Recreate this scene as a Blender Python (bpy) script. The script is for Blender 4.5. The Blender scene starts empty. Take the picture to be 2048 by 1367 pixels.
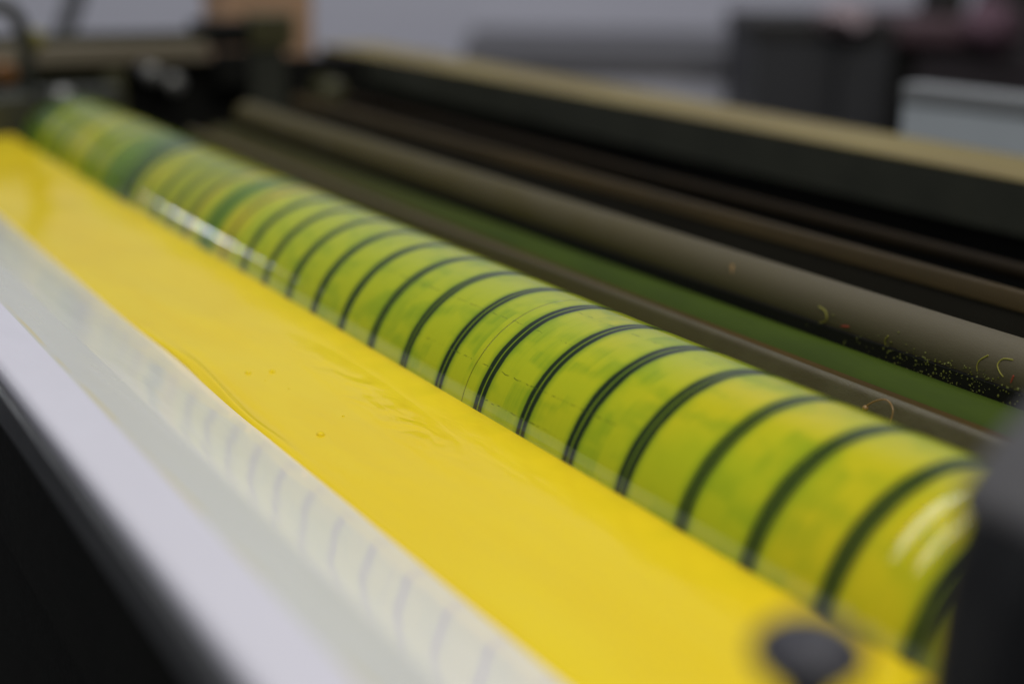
import bpy, bmesh, math, random
from mathutils import Vector, Matrix, noise

random.seed(4)
S = 0.04            # one modelling unit = the roller's radius, 40 mm
scene = bpy.context.scene
COL = scene.collection
R = math.radians

# ------------------------------------------------------------------ camera
cam_d = bpy.data.cameras.new('camera')
cam = bpy.data.objects.new('camera', cam_d)
COL.objects.link(cam)
right = Vector((0.489, 0.872, 0.014)).normalized()
fwd = Vector((-0.839, 0.475, -0.266)).normalized()
right = (right - fwd * right.dot(fwd)).normalized()
upv = right.cross(fwd)
CAM = Vector((10.296, -6.477, 4.047))
m = Matrix((right, upv, -fwd)).transposed().to_4x4()
m.translation = CAM * S
cam.matrix_world = m
cam_d.sensor_width = 36.0
cam_d.lens = 3000 / 2048 * 36
cam_d.clip_start = 0.01
cam_d.clip_end = 50
cam_d.dof.use_dof = True
cam_d.dof.focus_distance = 12.2 * S
cam_d.dof.aperture_fstop = 4.0
cam_d.dof.aperture_blades = 0
scene.camera = cam

# ------------------------------------------------------------------ world, lamps, exposure
world = bpy.data.worlds.new('World')
scene.world = world
world.use_nodes = True
bg = world.node_tree.nodes['Background']
bg.inputs[0].default_value = (0.80, 0.85, 1.0, 1)
bg.inputs[1].default_value = 0.07


def area(name, loc, target, sx, sy, power, color=(1, 1, 1)):
    d = bpy.data.lights.new(name, 'AREA')
    d.shape = 'RECTANGLE'
    d.size, d.size_y = sx * S, sy * S
    d.energy = power
    d.color = color
    o = bpy.data.objects.new(name, d)
    COL.objects.link(o)
    loc = Vector(loc) * S
    o.location = loc
    if target is not None:          # no target: straight down, size along world X and Y
        o.rotation_euler = (Vector(target) * S - loc).to_track_quat('-Z', 'Y').to_euler()
    return o


area('ceiling_light', (20, 4, 40), None, 22, 54, 27.5, (1.0, 0.97, 0.93))
area('front_fill_light', (16, -56, 26), (0, 0, 0), 40, 18, 5, (0.95, 0.97, 1.0))  # unseen fill, added to even the light on the roller's front
area('far_window_light', (-62, -19.9, 7.6), (-7, -1, 0.5), 0.8, 0.9, 0.24, (0.95, 0.98, 1.0))
area('far_window_light', (-62.5, -21.5, 7.7), (-7, -1, 0.5), 0.8, 0.7, 0.13, (0.95, 0.98, 1.0))
tube = area('wall_wash_light', (-21, -2, 42), None, 10, 78, 32, (0.93, 0.95, 1.0))  # added lamp: washes the back wall, streaks the roller's near end
tube.rotation_euler = (0, R(36), 0)      # tilted towards the back wall

scene.view_settings.view_transform = 'Standard'
scene.view_settings.look = 'None'
scene.view_settings.exposure = 0
scene.view_settings.gamma = 1
scene.view_settings.use_curve_mapping = False
scene.cycles.use_denoising = True
scene.cycles.max_bounces = 8
scene.cycles.sample_clamp_indirect = 6


# ------------------------------------------------------------------ material helpers
def lin(r, g, b):
    f = lambda c: (c / 255 / 12.92) if c / 255 <= 0.04045 else ((c / 255 + 0.055) / 1.055) ** 2.4
    return (f(r), f(g), f(b), 1)


class NT:
    """small wrapper for building node trees"""

    def __init__(self, name):
        self.mat = bpy.data.materials.new(name)
        self.mat.use_nodes = True
        self.t = self.mat.node_tree
        self.b = self.t.nodes['Principled BSDF']
        self.tc = self.t.nodes.new('ShaderNodeTexCoord')
        mp = self.t.nodes.new('ShaderNodeMapping')
        mp.inputs['Scale'].default_value = (1 / S, 1 / S, 1 / S)
        self.link(self.tc.outputs['Object'], mp.inputs['Vector'])
        self.co = mp.outputs['Vector']

    def link(self, a, b):
        self.t.links.new(a, b)

    def put(self, sock, v):
        if hasattr(v, 'is_output'):
            self.link(v, sock)
        else:
            sock.default_value = v

    def math(self, op, a, b=0.0, c=0.0, clamp=False):
        n = self.t.nodes.new('ShaderNodeMath')
        n.operation = op
        n.use_clamp = clamp
        for i, v in enumerate((a, b, c)):
            self.put(n.inputs[i], v)
        return n.outputs[0]

    def sep(self, v):
        n = self.t.nodes.new('ShaderNodeSeparateXYZ')
        self.link(v, n.inputs[0])
        return n.outputs

    def comb(self, x, y, z):
        n = self.t.nodes.new('ShaderNodeCombineXYZ')
        for i, v in enumerate((x, y, z)):
            self.put(n.inputs[i], v)
        return n.outputs[0]

    def noise(self, vec, scale, detail=2.0, rough=0.5, dist=0.0):
        n = self.t.nodes.new('ShaderNodeTexNoise')
        self.link(vec, n.inputs['Vector'])
        n.inputs['Scale'].default_value = scale
        n.inputs['Detail'].default_value = detail
        n.inputs['Roughness'].default_value = rough
        n.inputs['Distortion'].default_value = dist
        return n.outputs['Fac']

    def smooth(self, v, a, b, lo=0.0, hi=1.0):
        n = self.t.nodes.new('ShaderNodeMapRange')
        n.interpolation_type = 'SMOOTHSTEP'
        self.put(n.inputs['Value'], v)
        n.inputs['From Min'].default_value = a
        n.inputs['From Max'].default_value = b
        n.inputs['To Min'].default_value = lo
        n.inputs['To Max'].default_value = hi
        return n.outputs['Result']

    def mix(self, fac, a, b, mode='MIX'):
        n = self.t.nodes.new('ShaderNodeMix')
        n.data_type = 'RGBA'
        n.blend_type = mode
        self.put(n.inputs[0], fac)
        self.put(n.inputs[6], a)
        self.put(n.inputs[7], b)
        return n.outputs[2]

    def ramp(self, v, stops):
        n = self.t.nodes.new('ShaderNodeValToRGB')
        self.put(n.inputs[0], v)
        e = n.color_ramp.elements
        while len(e) < len(stops):
            e.new(0.5)
        for el, (p, c) in zip(e, stops):
            el.position = p
            el.color = c
        return n.outputs['Color']

    def scale(self, v, s):
        n = self.t.nodes.new('ShaderNodeVectorMath')
        n.operation = 'MULTIPLY'
        self.link(v, n.inputs[0])
        n.inputs[1].default_value = s
        return n.outputs[0]

    def bump(self, h, strength, dist):
        n = self.t.nodes.new('ShaderNodeBump')
        n.inputs['Strength'].default_value = strength
        n.inputs['Distance'].default_value = dist * S
        self.put(n.inputs['Height'], h)
        self.link(n.outputs[0], self.b.inputs['Normal'])

    def out(self, color=None, rough=None, metal=0.0, ior=None, spec=None):
        if color is not None:
            self.put(self.b.inputs['Base Color'], color)
        if rough is not None:
            self.put(self.b.inputs['Roughness'], rough)
        self.b.inputs['Metallic'].default_value = metal
        if ior:
            self.b.inputs['IOR'].default_value = ior
        if spec is not None:
            self.b.inputs['Specular IOR Level'].default_value = spec
        return self.mat


def worn(name, base, dark, rough=0.5, metal=0.0, scale=1.5, amount=0.6, stretch=(1, 1, 1), bump=0.0, spec=None):
    """painted or bare surface with blotches and fine grime"""
    n = NT(name)
    v = n.scale(n.co, stretch)
    f = n.smooth(n.noise(v, scale, 6, 0.6), 0.35, 0.7)
    g = n.noise(v, scale * 9, 4, 0.7)
    c = n.mix(n.math('MULTIPLY', f, amount), base, dark)
    c = n.mix(n.smooth(g, 0.55, 0.75, 0, 0.35), c, dark)
    r = n.math('ADD', n.math('MULTIPLY', n.math('SUBTRACT', g, 0.5), 0.3), rough, clamp=True)
    if bump:
        n.bump(g, bump, 0.02)
    return n.out(c, r, metal, spec=spec)


# ------------------------------------------------------------------ mesh helpers
def mesh_obj(name, bm, mat, parent=None, smooth=True, bevel=0.0, seg=2):
    bmesh.ops.recalc_face_normals(bm, faces=bm.faces)
    me = bpy.data.meshes.new(name)
    bm.to_mesh(me)
    bm.free()
    if smooth:
        for p in me.polygons:
            p.use_smooth = True
    me.transform(Matrix.Scale(S, 4))
    if mat:
        me.materials.append(mat)
    o = bpy.data.objects.new(name, me)
    COL.objects.link(o)
    if parent:
        o.parent = parent
        o.matrix_parent_inverse = Matrix.Identity(4)
        o.location = -Vector(parent.location)
    if bevel:
        md = o.modifiers.new('bevel', 'BEVEL')
        md.width = bevel * S
        md.segments = seg
        md.limit_method = 'ANGLE'
        md.angle_limit = R(35)
        md.harden_normals = False
    if smooth:
        try:
            me.set_sharp_from_angle(angle=R(40))
        except Exception:
            pass
    return o


def tag(o, label=None, cat=None, group=None, kind=None):
    if label:
        o['label'] = label
    if cat:
        o['category'] = cat
    if group:
        o['group'] = group
    if kind:
        o['kind'] = kind
    return o


def thing(name, label, cat, base, group=None):
    o = bpy.data.objects.new(name, None)
    COL.objects.link(o)
    o.empty_display_size = 0.02
    o.location = Vector(base) * S
    return tag(o, label, cat, group)


def add_box(bm, x0, x1, y0, y1, z0, z1, mat=None):
    vs = [bm.verts.new((x, y, z)) for x in (x0, x1) for y in (y0, y1) for z in (z0, z1)]
    if mat is not None:
        for v in vs:
            v.co = mat @ v.co
    for f in ((0, 1, 3, 2), (4, 6, 7, 5), (0, 4, 5, 1), (2, 3, 7, 6), (0, 2, 6, 4), (1, 5, 7, 3)):
        bm.faces.new([vs[i] for i in f])
    return bm


def box(x0, x1, y0, y1, z0, z1, mat=None):
    return add_box(bmesh.new(), x0, x1, y0, y1, z0, z1, mat)


def add_lathe(bm, profile, center=(0, 0, 0), axis='X', seg=64):
    """profile: list of (along, radius)"""
    rings = []
    c = Vector(center)
    for a, r in profile:
        row = []
        for k in range(seg):
            t = 2 * math.pi * k / seg
            p, q = r * math.cos(t), r * math.sin(t)
            v = {'X': (a, p, q), 'Y': (p, a, q), 'Z': (p, q, a)}[axis]
            row.append(bm.verts.new(c + Vector(v)))
        rings.append(row)
    for A, B in zip(rings, rings[1:]):
        for k in range(seg):
            bm.faces.new((A[k], A[(k + 1) % seg], B[(k + 1) % seg], B[k]))
    bm.faces.new(rings[0])
    bm.faces.new(rings[-1])
    return bm


def add_extrude(bm, prof, x0, x1, nx=1):
    """closed YZ outline swept along X"""
    rows = []
    for i in range(nx + 1):
        x = x0 + (x1 - x0) * i / nx
        rows.append([bm.verts.new((x, y, z)) for y, z in prof])
    n = len(prof)
    for A, B in zip(rows, rows[1:]):
        for k in range(n):
            bm.faces.new((A[k], A[(k + 1) % n], B[(k + 1) % n], B[k]))
    bm.faces.new(rows[0])
    bm.faces.new(rows[-1])
    return bm


def add_tube(bm, pts, r, seg=10, r_end=None):
    pts = [Vector(p) for p in pts]
    rows = []
    n = len(pts)
    ref = Vector((0.31, 0.2, 0.93))
    for i, p in enumerate(pts):
        d = (pts[min(i + 1, n - 1)] - pts[max(i - 1, 0)]).normalized()
        a = d.cross(ref)
        if a.length < 1e-3:
            a = d.cross(Vector((1, 0, 0)))
        a.normalize()
        b = d.cross(a)
        rr = r if r_end is None else r + (r_end - r) * i / (n - 1)
        rows.append([bm.verts.new(p + (a * math.cos(2 * math.pi * k / seg) + b * math.sin(2 * math.pi * k / seg)) * rr)
                     for k in range(seg)])
    for A, B in zip(rows, rows[1:]):
        for k in range(seg):
            bm.faces.new((A[k], A[(k + 1) % seg], B[(k + 1) % seg], B[k]))
    bm.faces.new(rows[0])
    bm.faces.new(rows[-1])
    return bm


def catmull(P, n=8):
    P = [Vector(p) for p in P]
    P = [P[0] * 2 - P[1]] + P + [P[-1] * 2 - P[-2]]
    out = []
    for i in range(1, len(P) - 2):
        for k in range(n):
            t = k / n
            a, b, c, d = P[i - 1:i + 3]
            out.append(0.5 * ((2 * b) + (c - a) * t + (2 * a - 5 * b + 4 * c - d) * t * t + (3 * b - a - 3 * c + d) * t ** 3))
    out.append(P[-2])
    return out


def arc(cy, cz, r, a0, a1, n):
    return [(cy + r * math.cos(R(a0 + (a1 - a0) * i / n)), cz + r * math.sin(R(a0 + (a1 - a0) * i / n))) for i in range(n + 1)]


# ------------------------------------------------------------------ materials
PITCH = 0.7089


def roller_material():
    n = NT('wet_inked_roller')
    x, y, z = n.sep(n.co)
    th = n.math('ARCTAN2', y, z)
    cyl = n.comb(x, th, 0.0)
    # ring position, each with a little wander along the circumference
    wob = n.math('MULTIPLY', n.math('SUBTRACT', n.noise(n.comb(n.math('MULTIPLY', x, 0.5), th, 3.0), 2.2, 2), 0.5), 0.022)
    xs = n.math('ADD', x, wob)
    u = n.math('ADD', n.math('DIVIDE', xs, PITCH), 0.5)
    idx = n.math('FLOOR', u)
    d = n.math('MULTIPLY', n.math('SUBTRACT', n.math('FRACT', u), 0.5), PITCH)
    ad = n.math('ABSOLUTE', d)
    wn = n.t.nodes.new('ShaderNodeTexWhiteNoise')
    wn.noise_dimensions = '1D'
    n.link(idx, wn.inputs['W'])
    rnd = wn.outputs['Value']
    # base: yellow to lime, blotchy
    big = n.noise(n.comb(n.math('MULTIPLY', x, 0.35), n.math('MULTIPLY', th, 0.8), 7.0), 1.1, 2)
    yellow = (0.60, 0.53, 0.014, 1)
    lime = (0.43, 0.49, 0.014, 1)
    green = (0.19, 0.33, 0.013, 1)
    near = n.smooth(x, 0.0, 5.0, 0.14, -0.07)
    far = n.smooth(x, -3.5, -0.5, 0.10, 0.0)
    c = n.mix(n.smooth(n.math('ADD', n.math('ADD', big, near), far), 0.36, 0.60), yellow, lime)
    # green smudges between rings, broken up per ring
    pv = n.comb(n.math('ADD', n.math('MULTIPLY', x, 1.5), n.math('MULTIPLY', idx, 7.3)),
                n.math('ADD', n.math('MULTIPLY', th, 3.2), n.math('MULTIPLY', rnd, 0.35)), 1.0)
    pat = n.noise(pv, 1.45, 2, 0.4, 0.35)
    pm = n.smooth(pat, 0.42, 0.72)
    pm = n.math('MULTIPLY', pm, n.smooth(x, 0.5, 5.5, 0.72, 0.42))
    # fine streaks running round the circumference, also dragged through the smudges
    st = n.noise(n.comb(n.math('MULTIPLY', x, 85.0), n.math('MULTIPLY', th, 1.2), 0.0), 1.0, 3, 0.6)
    st2 = n.noise(n.comb(n.math('MULTIPLY', x, 26.0), n.math('MULTIPLY', th, 0.9), 9.0), 1.0, 3, 0.6)
    c = n.mix(n.math('MULTIPLY', pm, n.smooth(st2, 0.35, 0.62, 1.0, 0.55)), c, green)
    c = n.mix(n.smooth(st, 0.5, 0.75, 0, 0.42), c, (0.33, 0.40, 0.01, 1))
    # halo of thinner green ink beside each ring
    halo = n.smooth(ad, 0.05, 0.15, 0.75, 0.0)
    c = n.mix(halo, c, (0.13, 0.24, 0.012, 1))
    # double dark line
    half = n.math('ADD', n.math('MULTIPLY', rnd, 0.016), n.math('MULTIPLY', n.noise(n.comb(n.math('MULTIPLY', idx, 3.7), n.math('MULTIPLY', th, 2.5), 0.0), 1.5, 3), 0.03, ))
    half = n.math('ADD', half, 0.040)
    outer = n.smooth(n.math('SUBTRACT', ad, half), -0.006, 0.016, 1, 0)
    gap = n.smooth(n.math('ADD', ad, n.math('MULTIPLY', n.math('SUBTRACT', st, 0.5), 0.012)), 0.004, 0.014, 0.25, 1)
    ringm = n.math('MULTIPLY', outer, gap)
    ringc = (0.016, 0.030, 0.012, 1)
    # far stretch: irregular bands instead of regular rings
    G = (0.12, 0.23, 0.006, 1)
    DG = (0.045, 0.095, 0.008, 1)
    YG = (0.42, 0.45, 0.012, 1)
    Y = (0.56, 0.50, 0.012, 1)
    Y2 = (0.50, 0.47, 0.012, 1)
    OL = (0.20, 0.25, 0.015, 1)
    X0, X1 = -17.6, -5.9
    pts = [(-17.6, DG), (-16.6, DG), (-16.25, G), (-15.9, YG), (-15.55, OL), (-15.25, G), (-14.95, YG), (-14.55, OL), (-14.2, YG),
           (-13.85, Y2), (-13.2, YG), (-12.7, G), (-12.2, YG), (-11.8, G), (-11.2, G), (-10.75, DG), (-10.35, DG), (-10.15, YG),
           (-9.75, Y2), (-9.45, YG), (-9.2, OL), (-8.85, YG), (-8.5, OL), (-8.15, YG), (-7.95, OL), (-7.65, Y2),
           (-7.4, YG), (-7.25, G), (-6.8, G), (-6.62, Y), (-6.2, Y), (-5.9, YG)]
    fr = n.ramp(n.math('DIVIDE', n.math('SUBTRACT', x, X0), X1 - X0), [((p - X0) / (X1 - X0), q) for p, q in pts])
    isfar = n.smooth(x, -6.25, -5.95, 1, 0)
    fpat = n.smooth(n.noise(n.comb(n.math('MULTIPLY', x, 0.8), n.math('MULTIPLY', th, 1.4), 2.0), 1.6, 2), 0.45, 0.65, 0, 0.3)
    fr = n.mix(fpat, fr, green)
    c = n.mix(isfar, c, fr)
    ringm = n.math('MULTIPLY', ringm, n.smooth(x, -6.3, -5.9, 0.75, 1.0))
    c = n.mix(ringm, c, ringc)
    # hairline ring and a few hairline cracks along the axis
    hl = n.smooth(n.math('ABSOLUTE', n.math('SUBTRACT', x, n.math('ADD', -0.27, n.math('MULTIPLY', wob, 0.6)))), 0.004, 0.009, 0.9, 0)
    c = n.mix(hl, c, (0.12, 0.13, 0.01, 1))
    crack_pos = n.math('ADD', n.math('MULTIPLY', n.noise(n.comb(x, 0.0, 5.0), 6.0, 3), 0.05), n.math('MULTIPLY', x, 0.03))
    cm = None
    for t0, xa, xb in ((-0.98, -1.6, 1.9), (-0.12, -0.5, 2.6), (-0.52, -3.0, 0.9), (-1.24, -0.4, 1.2)):
        line = n.smooth(n.math('ABSOLUTE', n.math('SUBTRACT', n.math('SUBTRACT', th, t0), crack_pos)), 0.002, 0.007, 1, 0)
        inx = n.math('MULTIPLY', n.smooth(x, xa, xa + 0.3), n.smooth(x, xb - 0.3, xb, 1, 0))
        brk = n.smooth(n.noise(n.comb(x, t0, 0.0), 9.0, 3, 0.7), 0.45, 0.6)
        l = n.math('MULTIPLY', n.math('MULTIPLY', line, inx), brk)
        cm = l if cm is None else n.math('MAXIMUM', cm, l)
    c = n.mix(n.math('MULTIPLY', cm, 0.75), c, (0.06, 0.10, 0.01, 1))
    # height: grooves at the rings, fine turning marks, soft waviness
    h = n.math('ADD', n.math('MULTIPLY', st, 0.05), n.math('MULTIPLY', ringm, -0.06))
    h = n.math('ADD', h, n.math('MULTIPLY', hl, -0.6))
    h = n.math('ADD', h, n.math('MULTIPLY', n.noise(cyl, 3.0, 2), 0.10))
    n.bump(h, 0.35, 0.02)
    return n.out(c, 0.07, ior=1.43)


def ink_material():
    n = NT('wet_yellow_ink')
    x, y, z = n.sep(n.co)
    sw = n.noise(n.scale(n.co, (0.22, 0.8, 1)), 1.5, 3, 0.5, 0.6)
    c = n.mix(n.smooth(sw, 0.35, 0.65), (0.84, 0.64, 0.022, 1), (0.82, 0.605, 0.018, 1))
    # greener tint dragged off the roller
    drag = n.math('MULTIPLY', n.smooth(y, -1.35, -0.98), n.smooth(n.noise(n.scale(n.co, (3, 0.6, 1)), 1.0, 2), 0.4, 0.7))
    c = n.mix(n.math('MULTIPLY', drag, 0.3), c, (0.62, 0.52, 0.012, 1))
    soft = n.noise(n.scale(n.co, (0.5, 1.4, 1)), 1.2, 2, 0.4)
    # puckered skin in one patch beside the roller
    dx = n.math('DIVIDE', n.math('ADD', x, 0.75), 1.9)
    dy = n.math('DIVIDE', n.math('ADD', n.math('ADD', y, 1.62), n.math('MULTIPLY', x, 0.05)), 0.22)
    patch = n.smooth(n.math('ADD', n.math('MULTIPLY', dx, dx), n.math('MULTIPLY', dy, dy)), 0.0, 1.6, 1, 0)
    puck = n.noise(n.scale(n.co, (1.25, 3.2, 1)), 1.3, 2, 0.45, 0.8)
    mid = n.noise(n.scale(n.co, (0.9, 3.0, 1)), 1.4, 3, 0.5, 0.8)
    calm = n.smooth(n.noise(n.scale(n.co, (0.3, 0.8, 1)), 1.0, 1), 0.35, 0.65)
    h = n.math('ADD', n.math('MULTIPLY', soft, 0.9), n.math('MULTIPLY', n.math('MULTIPLY', puck, patch), 1.0))
    h = n.math('ADD', h, n.math('MULTIPLY', n.math('MULTIPLY', mid, calm), 0.35))
    n.bump(h, 0.5, 0.06)
    return n.out(c, 0.10, ior=1.22)


def tray_material(name, a0, a1, rough):
    n = NT(name)
    x, y, z = n.sep(n.co)
    a = n.noise(n.scale(n.co, (0.25, 1.2, 1.2)), 2.0, 3)
    c = n.mix(n.smooth(a, 0.35, 0.7), a0, a1)
    # thin smear of ink along the fold below the lip
    ln = n.smooth(n.math('ABSOLUTE', n.math('SUBTRACT', y, n.math('ADD', -4.095, n.math('MULTIPLY', n.noise(n.co, 1.2, 2), 0.03)))), 0.005, 0.035, 1, 0)
    br = n.smooth(n.noise(n.scale(n.co, (0.5, 0.2, 1)), 1.6, 3), 0.42, 0.6, 0, 0.55)
    c = n.mix(n.math('MULTIPLY', ln, br), c, (0.72, 0.60, 0.22, 1))
    n.bump(n.noise(n.scale(n.co, (0.6, 2, 2)), 1.4, 2), 0.12, 0.05)
    return n.out(c, n.math('ADD', rough, n.math('MULTIPLY', a, 0.06)), ior=1.5)


def speckled_rod_material():
    n = NT('grey_brown_rod_metal')
    v = n.scale(n.co, (0.35, 1, 1))
    a = n.smooth(n.noise(v, 3, 5, 0.6), 0.35, 0.7)
    xx = n.sep(n.co)[0]
    tint = n.smooth(xx, -7, 5)
    c = n.mix(tint, (0.068, 0.054, 0.014, 1), (0.105, 0.090, 0.056, 1))
    c = n.mix(n.math('MULTIPLY', a, 0.45), c, (0.085, 0.072, 0.04, 1))
    g = n.noise(n.co, 60, 3, 0.7)
    c = n.mix(n.smooth(g, 0.6, 0.75, 0, 0.4), c, (0.18, 0.165, 0.12, 1))
    sc = n.noise(n.scale(n.co, (1.2, 14, 14)), 2.0, 4, 0.7)
    c = n.mix(n.smooth(sc, 0.58, 0.70, 0, 0.35), c, (0.075, 0.065, 0.035, 1))
    n.bump(g, 0.25, 0.01)
    return n.out(c, 0.55, spec=0.3)


def bar_material():
    n = NT('grimy_brown_steel')
    x = n.sep(n.co)[0]
    a = n.noise(n.scale(n.co, (0.5, 1, 1)), 2.5, 6, 0.65)
    g = n.noise(n.co, 45, 3, 0.7)
    c = n.mix(n.smooth(x, -4, 4), (0.054, 0.044, 0.008, 1), (0.100, 0.086, 0.042, 1))
    c = n.mix(n.smooth(a, 0.42, 0.68, 0, 0.7), c, (0.055, 0.042, 0.014, 1))
    c = n.mix(n.smooth(g, 0.58, 0.72, 0, 0.5), c, (0.05, 0.06, 0.02, 1))
    n.bump(g, 0.3, 0.012)
    return n.out(c, n.smooth(g, 0.3, 0.8, 0.32, 0.6))


def film_material():
    n = NT('green_ink_film')
    x = n.sep(n.co)[0]
    a = n.noise(n.scale(n.co, (0.35, 1.5, 1.5)), 1.5, 4, 0.6)
    c = n.mix(n.smooth(a, 0.35, 0.7), (0.042, 0.068, 0.005, 1), (0.032, 0.052, 0.005, 1))
    # dimmer light towards the far end painted in as darker olive brown
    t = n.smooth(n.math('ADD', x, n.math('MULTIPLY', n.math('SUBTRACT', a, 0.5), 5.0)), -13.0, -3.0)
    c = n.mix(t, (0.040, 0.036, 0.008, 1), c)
    return n.out(c, 0.65, spec=0.1)


M_ROLL = roller_material()
M_INK = ink_material()
M_TRAY = tray_material('white_plastic_liner', (0.90, 0.875, 0.875, 1), (0.875, 0.855, 0.855, 1), 0.03)
M_LINER_SHADE = tray_material('shaded_liner_plastic', (0.69, 0.70, 0.67, 1), (0.66, 0.67, 0.645, 1), 0.25)  # greyer copy of the liner, its duller reflection painted in
M_ROD = speckled_rod_material()
M_LIP = worn('lavender_white_lip', (0.70, 0.69, 0.76, 1), (0.64, 0.63, 0.69, 1), 0.35, 0, 0.6, 0.5, (0.3, 1, 1))
M_EDGE = worn('dark_grey_steel', (0.085, 0.087, 0.090, 1), (0.035, 0.036, 0.038, 1), 0.38, 0.0, 1.0, 0.6, (0.3, 1, 1))
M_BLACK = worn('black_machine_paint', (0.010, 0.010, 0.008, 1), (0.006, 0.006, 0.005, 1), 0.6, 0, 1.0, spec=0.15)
M_GREENBLACK = worn('dark_green_enamel', (0.037, 0.039, 0.026, 1), (0.025, 0.027, 0.018, 1), 0.55, 0, 1.3, 0.7)
M_CREAM = worn('ochre_stained_steel', (0.235, 0.185, 0.055, 1), (0.155, 0.112, 0.03, 1), 0.5, 0, 0.5, 0.8, (0.4, 1, 1))
M_RUST = worn('rust_brown_steel', (0.046, 0.030, 0.007, 1), (0.024, 0.017, 0.005, 1), 0.6, 0, 0.9, 0.7, (0.4, 1, 1), spec=0.2)
M_DUST = worn('dusty_dark_steel', (0.030, 0.027, 0.018, 1), (0.020, 0.018, 0.012, 1), 0.6, 0, 0.9, 0.7, (0.4, 1, 1), spec=0.2)
M_RUST3 = worn('dark_rust', (0.018, 0.012, 0.005, 1), (0.012, 0.009, 0.005, 1), 0.7, spec=0.1)
M_RUST2 = worn('orange_brown_rust', (0.060, 0.036, 0.006, 1), (0.038, 0.024, 0.005, 1), 0.7, 0, 1.2, 0.7, (0.4, 1, 1), spec=0.1)
M_BROWN = bar_material()
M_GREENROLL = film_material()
M_PLATE = worn('dark_cast_iron', (0.015, 0.0155, 0.017, 1), (0.009, 0.0095, 0.010, 1), 0.5, 0, 1.5, 0.7, spec=0.25)
M_PLATE_LIT = worn('lit_plate_iron', (0.095, 0.092, 0.095, 1), (0.06, 0.058, 0.06, 1), 0.5, 0, 2.0, 0.6)  # lighter copy of the plate iron, light on the top painted in
M_KNOB = worn('black_plastic', (0.036, 0.035, 0.044, 1), (0.03, 0.03, 0.036, 1), 0.42, 0, 2.0, 0.5)
M_STEEL = worn('dull_steel', (0.28, 0.28, 0.26, 1), (0.16, 0.15, 0.13, 1), 0.35, 0.6, 2.0)
M_BEIGE = worn('beige_bar_paint', (0.22, 0.19, 0.13, 1), (0.16, 0.13, 0.08, 1), 0.5, 0, 1.0, 0.6, (1, 0.4, 1))
M_OLIVE = worn('olive_paint', (0.060, 0.056, 0.018, 1), (0.035, 0.033, 0.012, 1), 0.5, 0, 1.2)
M_YEL = worn('yellow_tag_paint', (0.24, 0.21, 0.03, 1), (0.16, 0.14, 0.02, 1), 0.5)
M_ORANGE = worn('orange_plastic', (0.22, 0.09, 0.015, 1), (0.14, 0.06, 0.01, 1), 0.5)
M_HOSE = worn('black_rubber', (0.018, 0.020, 0.014, 1), (0.011, 0.012, 0.009, 1), 0.5)
M_TAN = worn('brown_cardboard', (0.42, 0.26, 0.15, 1), (0.36, 0.215, 0.12, 1), 0.8, 0, 0.3, 0.6)
M_WALL = worn('grey_lavender_wall', (0.50, 0.495, 0.545, 1), (0.46, 0.455, 0.51, 1), 0.85, 0, 0.05, 0.8)
M_FLOOR = worn('dark_concrete', (0.05, 0.05, 0.048, 1), (0.035, 0.035, 0.033, 1), 0.8, 0, 0.05)
M_BENCHTOP = worn('dark_grey_laminate', (0.12, 0.117, 0.122, 1), (0.10, 0.098, 0.102, 1), 0.6, 0, 0.2)
M_BENCH = worn('grey_laminate', (0.55, 0.54, 0.58, 1), (0.48, 0.47, 0.51, 1), 0.6, 0, 0.2)
M_CAB = worn('charcoal_panel', (0.030, 0.030, 0.031, 1), (0.022, 0.022, 0.023, 1), 0.6, 0, 0.15)
M_CABTOP = worn('brown_black_panel', (0.016, 0.014, 0.010, 1), (0.012, 0.010, 0.008, 1), 0.6, 0, 0.15)
M_MAROON = worn('maroon_panel', (0.075, 0.040, 0.046, 1), (0.045, 0.028, 0.032, 1), 0.6, 0, 0.12, 0.9)
M_PINK = worn('dusty_pink_cloth', (0.12, 0.065, 0.085, 1), (0.08, 0.045, 0.06, 1), 0.9, 0, 0.4)
M_PALEPINK = worn('pale_pink_cloth', (0.27, 0.21, 0.215, 1), (0.20, 0.155, 0.16, 1), 0.9, 0, 0.5)
M_PALEBOX = worn('pale_blue_grey_panel', (0.52, 0.565, 0.585, 1), (0.46, 0.50, 0.52, 1), 0.55, 0, 0.4)
M_PALETOP = worn('pale_grey_edge', (0.235, 0.245, 0.25, 1), (0.21, 0.22, 0.225, 1), 0.55, 0, 0.4)
M_YTHREAD = worn('dried_yellow_ink', (0.34, 0.32, 0.04, 1), (0.22, 0.21, 0.03, 1), 0.5)
M_RTHREAD = worn('dried_red_ink', (0.45, 0.06, 0.03, 1), (0.35, 0.05, 0.03, 1), 0.5)
M_OTHREAD = worn('dried_orange_ink', (0.28, 0.16, 0.045, 1), (0.20, 0.11, 0.03, 1), 0.35)

# ------------------------------------------------------------------ setting: room
# the room stands at an angle to the machine
hd = Vector((fwd.x, fwd.y, 0)).normalized()
rt = Vector((hd.y, -hd.x, 0))
ROOM = Matrix((rt, hd, Vector((0, 0, 1)))).transposed().to_4x4()
ROOM.translation = Vector((CAM.x, CAM.y, 0))       # room frame: x right, y away, z up


def room_box(x0, x1, y0, y1, z0, z1):
    return box(x0, x1, y0, y1, z0, z1, ROOM)


tag(mesh_obj('floor', room_box(-160, 160, -60, 130, -23.6, -22.8), M_FLOOR), kind='structure')
tag(mesh_obj('wall', room_box(-120, 120, 74, 78, -22.8, 55), M_WALL), kind='structure')

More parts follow.
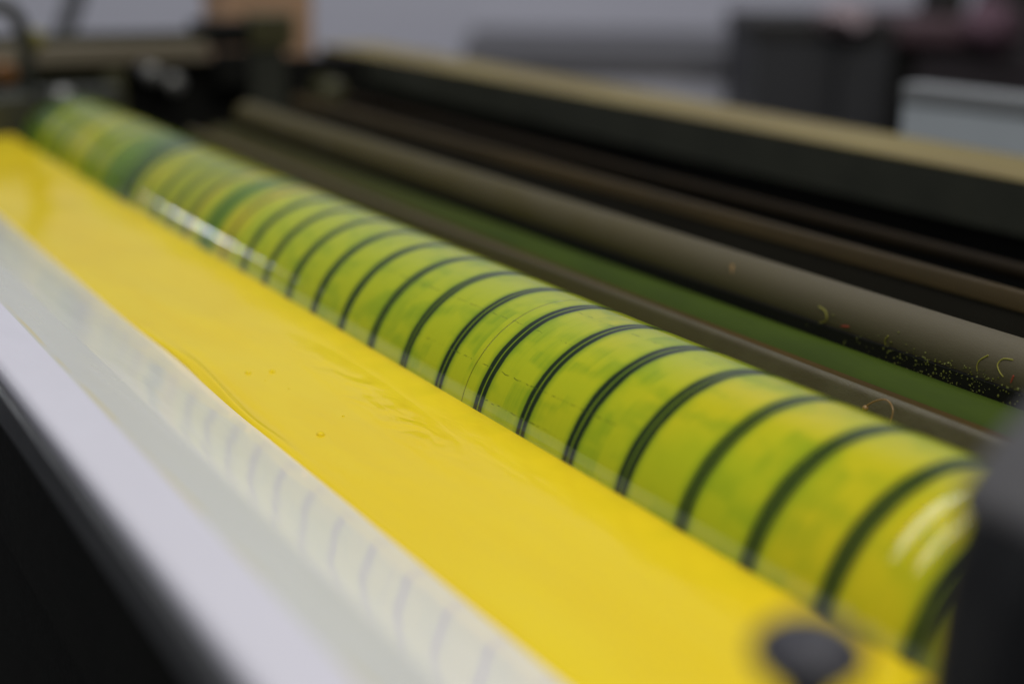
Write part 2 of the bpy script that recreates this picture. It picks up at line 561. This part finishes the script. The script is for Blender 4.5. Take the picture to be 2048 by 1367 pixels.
# ------------------------------------------------------------------ ink roller
t = thing('ink_roller', 'glossy yellow green ink roller with dark rings along its length', 'roller', (0, 0, -1))
bm = bmesh.new()
prof = [(-17.35, 0.90), (-17.30, 0.97), (-17.2, 1.0)]
nx = 60
prof += [(-17.2 + (4.1 + 17.2) * i / nx, 1.0) for i in range(1, nx + 1)]
# two soft beads of ink dragged round the near end
prof += [(4.1 + 0.8 * i / 100, 1.0 + 0.011 * math.exp(-((4.1 + 0.008 * i - 4.50) / 0.085) ** 2) + 0.007 * math.exp(-((4.1 + 0.008 * i - 4.70) / 0.055) ** 2)) for i in range(1, 101)]
prof += [(5.5, 1.0), (5.58, 0.97), (5.62, 0.9)]
add_lathe(bm, prof, seg=192)
mesh_obj('barrel', bm, M_ROLL, t)
bm = bmesh.new()
add_lathe(bm, [(-18.05, 0.80), (-18.0, 0.86), (-17.36, 0.86)], seg=96)
mesh_obj('end_collar', bm, worn('green_smeared_collar', (0.05, 0.10, 0.012, 1), (0.12, 0.10, 0.01, 1), 0.3), t)
bm = bmesh.new()
add_lathe(bm, [(-21.0, 0.3), (-18.06, 0.3)], seg=40)
mesh_obj('shaft', bm, M_STEEL, t)
bm = bmesh.new()
add_lathe(bm, [(5.63, 0.3), (6.4, 0.3)], seg=40)
mesh_obj('shaft', bm, M_STEEL, t)

# ------------------------------------------------------------------ ink pool
ZI = 0.226


def front_edge(x):
    y = -2.712
    y += 0.050 * math.exp(-((x + 2.75) / 0.95) ** 2)
    y -= 0.018 * math.exp(-((x + 0.9) / 0.9) ** 2)
    y += 0.016 * noise.noise(Vector((x * 0.55, 3.1, 0))) + 0.006 * noise.noise(Vector((x * 1.9, 8.1, 0)))
    return y


def ink_h(x, y, v):
    """height of the ink surface; v = 0 at the tray wall, 1 at the roller"""
    e = y - front_edge(x)
    h = -0.07 * math.exp(-max(e, 0) / 0.012)
    # a thick rope of ink along the tray wall
    w = math.exp(-((x + 1.5) / 1.3) ** 2)
    h += 0.030 * w * math.exp(-((e - 0.075 - 0.02 * math.sin(x * 2.3)) / 0.035) ** 2)
    h -= 0.012 * w * math.exp(-((e - 0.17) / 0.05) ** 2)
    h += 0.010 * noise.noise(Vector((x * 0.5, y * 1.3, 1.0))) * min(1, e / 0.3)
    # pucker line next to the roller
    p = math.exp(-((x + 0.6) / 1.2) ** 2) * math.exp(-((y + 1.58 + 0.05 * x) / 0.11) ** 2)
    h += 0.016 * p * noise.noise(Vector((x * 4.2, y * 7.0, 4.0)))
    h += 0.02 * math.exp(-max(0, -0.975 - y) / 0.03)
    return h


t = thing('ink_pool', 'bright yellow wet ink pooled in the white tray against the ringed roller', 'ink', (-6, -1.8, ZI - 0.1))
bm = bmesh.new()
NX, NY = 520, 64
rows = []
xa, xb = -18.28, 5.62
for i in range(NX + 1):
    s = i / NX
    # finer towards the near half
    x = xa + (xb - xa) * (1 - (1 - s) ** 1.35)
    f = front_edge(x)
    row = []
    for j in range(NY + 1):
        v = j / NY
        v = v ** 1.9
        y = f + (-0.95 - f) * v
        row.append(bm.verts.new((x, y, ZI + ink_h(x, y, v))))
    rows.append(row)
for A, B in zip(rows, rows[1:]):
    for j in range(NY):
        bm.faces.new((A[j], B[j], B[j + 1], A[j + 1]))
mesh_obj('ink_surface', bm, M_INK, t)
for bx, by, br in ((-1.889, -2.253, 0.026), (-1.838, -2.048, 0.026), (-0.053, -2.318, 0.030), (-0.40, -1.98, 0.010),
                   (-1.30, -2.10, 0.008), (-1.62, -2.19, 0.007)):
    bm = bmesh.new()
    bmesh.ops.create_uvsphere(bm, u_segments=20, v_segments=12, radius=br)
    zz = ZI + ink_h(bx, by, 0.3)
    for v in bm.verts:
        v.co = Vector((v.co.x * 1.25, v.co.y * 1.1, v.co.z * 0.85)) + Vector((bx, by, zz))
    # small raised rim round the bubble
    mesh_obj('bubble', bm, M_INK, t)

# ------------------------------------------------------------------ ink tray
t = thing('ink_tray', 'long white ink tray with a pale lavender lip and dark steel front edge', 'tray', (-6, -3, -0.2))
inner = [(-2.2, -0.01), (-2.71, 0.222), (-2.83, 0.278), (-2.95, 0.333), (-3.07, 0.388), (-3.2, 0.446), (-3.32, 0.499), (-3.45, 0.556), (-3.55, 0.600), (-3.64, 0.639)]
outer_ = [(-3.64, 0.58), (-2.71, 0.14), (-2.2, -0.10)]
bm = bmesh.new()
add_extrude(bm, inner + outer_, -18.3, 5.66, 60)
mesh_obj('liner', bm, M_TRAY, t)
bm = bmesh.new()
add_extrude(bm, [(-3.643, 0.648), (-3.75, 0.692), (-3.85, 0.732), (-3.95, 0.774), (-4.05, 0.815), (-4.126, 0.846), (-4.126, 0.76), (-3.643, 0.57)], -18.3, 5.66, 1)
mesh_obj('rim', bm, M_LINER_SHADE, t)  # upper liner strip, its shading is put into the colour
bm = bmesh.new()
lip = [(-4.129, 0.853), (-4.42, 0.858)] + arc(-4.45, 0.778, 0.08, 80, 180, 7) + [(-4.53, 0.74), (-4.47, 0.74), (-4.40, 0.80), (-4.129, 0.78)]
add_extrude(bm, lip, -18.3, 5.9, 1)
mesh_obj('lip', bm, M_LIP, t)
bm = bmesh.new()
add_extrude(bm, [(-4.46, 0.73), (-4.55, 0.73), (-4.58, 0.70), (-4.58, 0.46), (-4.52, 0.40), (-4.46, 0.40)], -18.3, 6.0, 1)
mesh_obj('front_edge', bm, M_EDGE, t)
bm = bmesh.new()
add_extrude(bm, [(-4.44, 0.70), (-4.44, -0.9), (1.15, -1.25), (1.15, -1.15), (-2.2, -1.1), (-2.2, -0.12), (-2.71, 0.12), (-3.61, 0.54), (-4.10, 0.73)], -18.3, 5.66, 1)
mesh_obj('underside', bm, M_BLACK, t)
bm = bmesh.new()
add_extrude(bm, [(-4.2, 0.7), (-0.50, 0.95), (-0.3, 0.2), (-0.3, -1.1), (-4.2, -0.9)], -18.75, -18.31, 1)
mesh_obj('end_plate', bm, M_GREENBLACK, t, bevel=0.04)
bm = bmesh.new()
add_extrude(bm, [(-4.40, 0.78), (-2.6, 0.62), (-1.12, 0.66), (-1.12, -0.9), (-4.35, -0.9)], 5.70, 5.98, 1)
mesh_obj('end_plate', bm, M_EDGE, t, bevel=0.05)

# black machine body under the tray
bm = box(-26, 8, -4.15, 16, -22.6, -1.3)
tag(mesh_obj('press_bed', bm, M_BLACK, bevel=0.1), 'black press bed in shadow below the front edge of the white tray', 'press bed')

# ------------------------------------------------------------------ bars behind the roller
t = thing('steel_bar', 'grimy brown steel bar with a worn bright edge hugging the back of the ringed roller', 'bar', (-5, 1.6, -1))
bm = bmesh.new()
add_extrude(bm, [(1.20, -1.2), (1.50, 0.30)] + arc(1.66, 0.475, 0.065, 165, 50, 6) + [(1.72, 0.50), (1.72, -1.2)], -15.8, 6.2, 1)
mesh_obj('face', bm, M_BROWN, t)
bm = bmesh.new()
add_extrude(bm, [(1.723, 0.49), (1.86, 0.50), (1.86, -1.2), (1.723, -1.2)], -15.7, 6.2, 1)
mesh_obj('rear_flange', bm, M_RUST2, t)

t = thing('transfer_roller', 'narrow green inked roller seen in the gap between brown bar and grey rod', 'roller', (-5, 2.32, -0.5))
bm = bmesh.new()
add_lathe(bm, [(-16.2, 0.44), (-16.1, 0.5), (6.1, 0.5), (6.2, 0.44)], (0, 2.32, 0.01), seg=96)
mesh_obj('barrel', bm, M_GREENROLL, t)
bm = bmesh.new()
add_lathe(bm, [(-17.5, 0.15), (-16.21, 0.15)], (0, 2.32, 0.01), seg=24)
mesh_obj('shaft', bm, M_STEEL, t)

t = thing('guide_rod', 'dusty grey brown round rod flecked with dried ink behind the ringed roller', 'rod', (-5, 2.76, 0.4))
bm = bmesh.new()
RY, RZ, RR = 2.76, 0.685, 0.255
add_lathe(bm, [(-15.95, 0.18), (-15.88, 0.255), (6.4, 0.255)], (0, RY, RZ), seg=96)
mesh_obj('tube', bm, M_ROD, t)
bm = bmesh.new()
add_extrude(bm, [(2.49, 0.60), (2.49, 0.47), (2.56, 0.43), (3.0, 0.36), (3.0, 0.5), (2.56, 0.62)], -15.7, 6.4, 1)
mesh_obj('shade_strip', bm, M_BLACK, t)  # dark strip standing in for the shade on the rod's lower half

t = thing('rusty_bar', 'rust brown bar with an orange worn edge in the dark gap behind the grey rod', 'bar', (-5, 4.1, -0.5))
bm = bmesh.new()
add_extrude(bm, [(4.02, 0.76), (4.20, 0.86), (4.20, 0.2), (4.02, 0.2)], -17, 6.5, 1)
mesh_obj('web', bm, M_DUST, t)
bm = bmesh.new()
add_extrude(bm, [(4.0, 0.763), (4.0, 0.785), (4.10, 0.905), (4.20, 0.91), (4.20, 0.863)], -17, 6.5, 1)
mesh_obj('worn_edge', bm, M_RUST, t)
bm = bmesh.new()
add_lathe(bm, [(-18, 0.09), (6.5, 0.09)], (0, 5.6, 0.68), seg=24)
tag(mesh_obj('thin_rod', bm, M_RUST3), 'thin dark rusty rod lowest under the green painted rail', 'rod')
bm = box(-19.5, 7, 1.9, 9.9, -1.55, -0.75)
tag(mesh_obj('machine_bed', bm, M_BLACK), 'black machine bed under the rods behind the ringed roller', 'machine bed')

t = thing('side_rail', 'long dark green rail with an ochre stained flat top', 'rail', (-8, 9, 0.2))
bm = bmesh.new()
add_extrude(bm, [(8.0, 1.12), (8.0, 0.46), (8.05, 0.42), (9.56, 0.42), (9.56, 1.12)], -25.2, 7, 1)
mesh_obj('web', bm, M_GREENBLACK, t)
bm = bmesh.new()
add_extrude(bm, [(7.995, 1.122), (9.58, 1.122), (9.58, 1.14), (9.55, 1.15), (8.02, 1.15), (7.995, 1.14)], -25.3, 7, 1)
mesh_obj('top_face', bm, M_CREAM, t)
bm = box(-25, 7, 8.4, 9.5, -0.74, 0.41)
mesh_obj('web', bm, M_BLACK, t)

# ------------------------------------------------------------------ dried ink on the rods
def on_rod(x, ang):
    """point on the rod's surface; ang measured from the front up to the top"""
    return Vector((x, RY - (RR + 0.004) * math.cos(R(ang)), RZ + (RR + 0.004) * math.sin(R(ang))))


threads = [
    ('curved dried yellow ink thread on the grey rod, rightmost of the pair', M_YTHREAD, [(2.36, 34), (2.27, 30), (2.24, 18), (2.27, 8), (2.32, 0)]),
    ('short bowed dried yellow ink thread on the grey rod, left of the longer one', M_YTHREAD, [(2.12, 28), (2.06, 16), (2.04, 4), (2.05, -6)]),
    ('tiny straight red ink thread on the grey rod', M_RTHREAD, [(2.42, 8), (2.40, -6)]),
    ('hooked blob of dried yellow ink low on the grey rod', M_YTHREAD, [(0.10, 16), (0.20, 10), (0.22, -6), (0.12, -18), (0.04, -20)]),
    ('faint upright yellow ink thread between hook and pair on the rod', M_YTHREAD, [(1.02, 4), (0.98, -8), (0.99, -20)]),
    ('dull olive ink thread on the shaded lower side of the rod', M_YTHREAD, [(1.40, -24), (1.30, -36), (1.28, -46)]),
    ('faint red ink smear on the shaded side of the rod', M_RTHREAD, [(0.52, -4), (0.42, -8)]),
    ('small orange ink smudge on the rod, farthest of the flecks', M_OTHREAD, [(-1.28, 42), (-1.24, 32), (-1.22, 24)]),
]
for lab, mt, pts in threads:
    P = catmull([on_rod(x, a) for x, a in pts], 6)
    bm = bmesh.new()
    add_tube(bm, P, 0.0065 if 'smudge' not in lab else 0.016, 8, 0.004)
    tag(mesh_obj('ink_thread', bm, mt), lab, 'ink fleck', 'dried ink threads on the grey rod')

P = catmull([(1.80, 1.52, 0.33), (1.86, 1.50, 0.44), (1.95, 1.53, 0.52), (2.05, 1.55, 0.55), (2.14, 1.53, 0.50), (2.16, 1.49, 0.40)], 8)
bm = bmesh.new()
add_tube(bm, P, 0.008, 8, 0.005)
bmesh.ops.create_uvsphere(bm, u_segments=12, v_segments=8, radius=0.026, matrix=Matrix.Translation((1.87, 1.50, 0.44)))
tag(mesh_obj('ink_curl', bm, M_OTHREAD), 'curled orange ink thread with a bead on the brown bar edge', 'ink fleck')

bm = bmesh.new()
for k in range(330):
    x = random.gauss(1.75, 0.55)
    a = random.gauss(-30, 13)
    if a < -62:
        continue
    r = random.choice((0.004, 0.005, 0.006, 0.009))
    bmesh.ops.create_icosphere(bm, subdivisions=1, radius=r, matrix=Matrix.Translation(on_rod(x, a)) @ Matrix.Rotation(random.random() * 3, 4, 'X') @ Matrix.Diagonal((random.uniform(1, 2), 1, random.uniform(0.8, 2), 1)))
for k in range(150):
    p = Vector((random.gauss(1.75, 0.55), 2.487, random.uniform(0.475, 0.60)))
    r = random.choice((0.003, 0.004, 0.005, 0.007))
    bmesh.ops.create_icosphere(bm, subdivisions=1, radius=r, matrix=Matrix.Translation(p) @ Matrix.Diagonal((random.uniform(1, 2), 0.6, random.uniform(0.8, 2), 1)))
tag(mesh_obj('ink_specks', bm, worn('olive_ink_specks', (0.16, 0.17, 0.02, 1), (0.05, 0.06, 0.012, 1), 0.5, 0, 6)),
    'scatter of tiny yellow ink specks on the shaded underside of the rod', 'ink specks', kind='stuff')

# ------------------------------------------------------------------ near side: side frame and thumb screw
t = thing('iron_plate', 'dark iron side plate rising out of focus at the near end of the roller', 'machine part', (6.6, 0, -1.5))
bm = bmesh.new()
out = [(-2.42, -1.5), (-2.27, 1.55), (-2.16, 1.86), (-1.98, 2.08), (-1.70, 2.28), (-1.2, 2.48), (-0.4, 2.60), (1.6, 2.6), (2.0, 2.2), (2.0, -1.5)]
add_extrude(bm, out, 6.30, 6.75, 1)
mesh_obj('plate', bm, M_PLATE, t, bevel=0.10, seg=4)
bm = bmesh.new()
top = [(-2.17, 1.90), (-1.98, 2.11), (-1.70, 2.31), (-1.2, 2.51), (-0.4, 2.63), (1.6, 2.63)]
add_extrude(bm, top + [(y + 0.03, z - 0.12) for y, z in reversed(top)], 6.28, 6.77, 1)
mesh_obj('top_edge', bm, M_PLATE_LIT, t, bevel=0.03)  # lit upper slope of the plate laid on as a paler strip
bm = bmesh.new()
add_lathe(bm, [(6.76, 0.5), (6.85, 0.5), (6.90, 0.44)], (0, 0, 0), seg=48)
mesh_obj('bearing_cap', bm, M_STEEL, t)

t = thing('thumb_screw', 'small blurred black thumb screw over the near corner of the yellow ink', 'screw', (6.47, -3.07, 0.4))
bm = bmesh.new()
add_lathe(bm, [(1.28, 0.06), (1.36, 0.10), (1.44, 0.19), (1.49, 0.22), (1.54, 0.21), (1.585, 0.16), (1.595, 0.07)], (6.485, -3.045, 0), 'Z', 32)
mesh_obj('knob', bm, M_KNOB, t)
bm = bmesh.new()
add_lathe(bm, [(0.55, 0.05), (1.279, 0.05)], (6.485, -3.045, 0), 'Z', 20)
mesh_obj('stem', bm, M_EDGE, t)
bm = box(6.0, 6.7, -3.25, -2.85, 0.35, 0.55)
mesh_obj('bracket', bm, M_EDGE, t, bevel=0.03)

# ------------------------------------------------------------------ far end of the machine
t = thing('end_frame', 'dark cross frame with post and beams at the far end of the machine', 'machine frame', (-22, 3, -1.5))
mesh_obj('post', box(-22.3, -21.9, 4.98, 5.82, -1.5, 1.36), M_GREENBLACK, t, bevel=0.04)
mesh_obj('post_cap', box(-22.4, -21.8, 5.00, 6.02, 1.37, 2.13), M_OLIVE, t, bevel=0.05)
mesh_obj('clamp_block', box(-22.4, -21.85, 3.74, 4.99, 1.40, 2.00), M_BLACK, t, bevel=0.08)
mesh_obj('cross_beam', box(-22.2, -21.95, -6, 3.73, 1.60, 1.80), M_GREENBLACK, t, bevel=0.03)
mesh_obj('cross_beam', box(-22.15, -21.75, -6, 3.98, 1.17, 1.595), M_BEIGE, t, bevel=0.03)
mesh_obj('lower_beam', box(-22.10, -21.85, -6, 2.2, 0.98, 1.165), M_OLIVE, t, bevel=0.03)
mesh_obj('strut', box(-22.0, -21.7, 1.75, 2.12, -0.4, 0.975), M_OLIVE, t, bevel=0.03)
mesh_obj('back_panel', box(-23.0, -22.45, -6, 9.9, -1.5, 1.12), M_BLACK, t)
mesh_obj('bracket', box(-22.2, -21.8, 4.20, 4.96, 0.55, 1.35), M_BLACK, t, bevel=0.05)
for y, z, r in ((2.74, 0.92, 0.21), (3.22, 0.70, 0.21)):
    bm = bmesh.new()
    add_lathe(bm, [(-22.44, r * 0.9), (-21.7, r * 0.9), (-21.65, r * 0.6)], (0, y, z), seg=24)
    o = mesh_obj('bolt', bm, M_STEEL, t)
bm = bmesh.new()
add_lathe(bm, [(-22.44, 0.3), (-21.7, 0.3), (-21.6, 0.2)], (0, 6.9, 0.35), seg=24)
mesh_obj('bolt', bm, M_OLIVE, t)

bm = bmesh.new()
add_tube(bm, catmull([(-19, -1.5, 2.50), (-19, -0.9, 2.53), (-19, -0.62, 2.40), (-19, -0.46, 2.05), (-19, -0.42, 1.6), (-19, -0.44, 1.2), (-19, -0.44, 0.7)], 8), 0.14, 16)
tag(mesh_obj('hose', bm, M_HOSE), 'dark rubber hose arching over the far left corner of the machine', 'hose')
bm = box(-20.6, -20.3, -0.15, 0.22, 1.62, 1.98)
tag(mesh_obj('tab', bm, M_YEL, bevel=0.08), 'small mustard yellow tab beside the dark hose on the far beam', 'tab')
bm = bmesh.new()
add_lathe(bm, [(-20.4, 0.22), (-20.0, 0.22), (-19.94, 0.16)], (0, -0.63, 1.18), seg=24)
tag(mesh_obj('cap', bm, M_ORANGE), 'small dull orange cap left of the dark hose', 'cap')
bm = bmesh.new()
bmesh.ops.create_uvsphere(bm, u_segments=24, v_segments=14, radius=0.21, matrix=Matrix.Translation((-20, 0.42, 0.70)))
add_lathe(bm, [(-20.4, 0.12), (-20.0, 0.12)], (0, 0.42, 0.70), seg=16)
tag(mesh_obj('ball_knob', bm, M_STEEL), 'dull grey ball knob above the far end of the green roller', 'knob')
mesh = box(-20.9, -20.45, -6, 1.7, -1.5, 0.84)
tag(mesh_obj('gearbox', mesh, M_GREENBLACK, bevel=0.1), 'dark green gearbox behind the far end of the ringed roller', 'gearbox')

# ------------------------------------------------------------------ background things
bm = bmesh.new()
add_box(bm, -28, -26.2, 5.9, 8.25, -1.0, 3.6)
tag(mesh_obj('cardboard_box', bm, M_TAN, bevel=0.1), 'tan brown cardboard box standing behind the dark far post', 'box')
bm = bmesh.new()
add_tube(bm, [(-34, 3.35, 0.0), (-34, 4.4, 2.6), (-34, 5.2, 4.6)], 0.28, 14)
tag(mesh_obj('leaning_pole', bm, M_EDGE), 'dark pole leaning against the grey wall behind the far beam', 'pole')

t = thing('workbench', 'grey workbench with dark top along the back wall', 'workbench', ROOM @ Vector((10, 66, -22.8)))
mesh_obj('bench_top', room_box(-2.12, 60, 60, 73.5, -1.41, -0.61), M_BENCHTOP, t)
mesh_obj('bench_front', room_box(-2.0, 59, 60.3, 73, -22.7, -1.415), M_BENCH, t)

t = thing('cabinet', 'charcoal equipment cabinet left of the maroon machine in the background', 'cabinet', ROOM @ Vector((10, 55, -22.8)))
mesh_obj('cabinet_body', room_box(8.05, 12.9, 52, 58.5, -22.7, 0.60), M_CAB, t, bevel=0.1)
mesh_obj('cabinet_top', room_box(8.0, 12.95, 51.9, 58.6, 0.605, 1.17), M_CABTOP, t, bevel=0.08)
mesh_obj('side_panel', room_box(11.0, 12.3, 51.3, 51.85, -22.7, 0.1), M_CAB, t, bevel=0.05)


def cloth(name, mat, c, rx, ry, rz, seed):
    bm = bmesh.new()
    bmesh.ops.create_icosphere(bm, subdivisions=4, radius=1.0)
    for v in bm.verts:
        k = 1 + 0.28 * noise.noise(v.co * 1.6 + Vector((seed, 0, 0))) + 0.12 * noise.noise(v.co * 4 + Vector((0, seed, 0)))
        v.co = ROOM @ (Vector((v.co.x * rx, v.co.y * ry, v.co.z * rz)) * k + Vector(c))
    return mesh_obj(name, bm, mat)


tag(cloth('rag', M_PALEPINK, (11.15, 52.1, 1.22), 0.95, 1.3, 0.52, 0), 'pale pink crumpled rag draped over the top edge of the charcoal cabinet', 'rag')
t = thing('maroon_machine', 'dark maroon machine with a deep black slot at the right edge of the background', 'machine', ROOM @ Vector((16, 56, -22.8)))
mesh_obj('machine_hood', room_box(12.98, 16.4, 54, 62, 0.15, 1.18), M_MAROON, t, bevel=0.3, seg=4)
mesh_obj('machine_body', room_box(14.3, 26.0, 54.5, 63, -22.7, 0.14), worn('plum_black_panel', (0.026, 0.019, 0.022, 1), (0.018, 0.014, 0.016, 1), 0.6, 0, 0.12), t, bevel=0.2)
mesh_obj('slot_panel', room_box(12.97, 14.28, 54.5, 57, -22.7, 0.14), M_BLACK, t, bevel=0.3, seg=4)
mesh_obj('hopper', room_box(15.1, 16.3, 55.5, 58, 1.19, 3.2), worn('olive_black_panel', (0.020, 0.019, 0.016, 1), (0.014, 0.013, 0.011, 1), 0.6), t, bevel=0.2, seg=3)
mesh_obj('hopper', room_box(17.3, 22, 55.5, 58, 0.145, 3.2), bpy.data.materials['olive_black_panel'], t, bevel=0.2, seg=3)
tag(cloth('cloth_bundle', M_PINK, (16.75, 54.2, 0.95), 1.0, 0.9, 0.85, 4), 'dusky pink cloth bundle resting on the maroon machine at right', 'cloth')

t = thing('pale_box', 'pale blue grey box standing beyond the ochre rail at right', 'box', (-7, 14, -5))
PB = Matrix.Translation((-8.53, 11.574, 0)) @ Matrix.Rotation(R(7.4), 4, 'Z')
mesh_obj('panel', box(0.02, 7, 0.03, 0.50, -6, 1.30, PB), M_PALEBOX, t, bevel=0.03)
mesh_obj('top_edge', box(0, 7.02, 0, 0.52, 1.303, 1.645, PB), M_PALETOP, t, bevel=0.05)
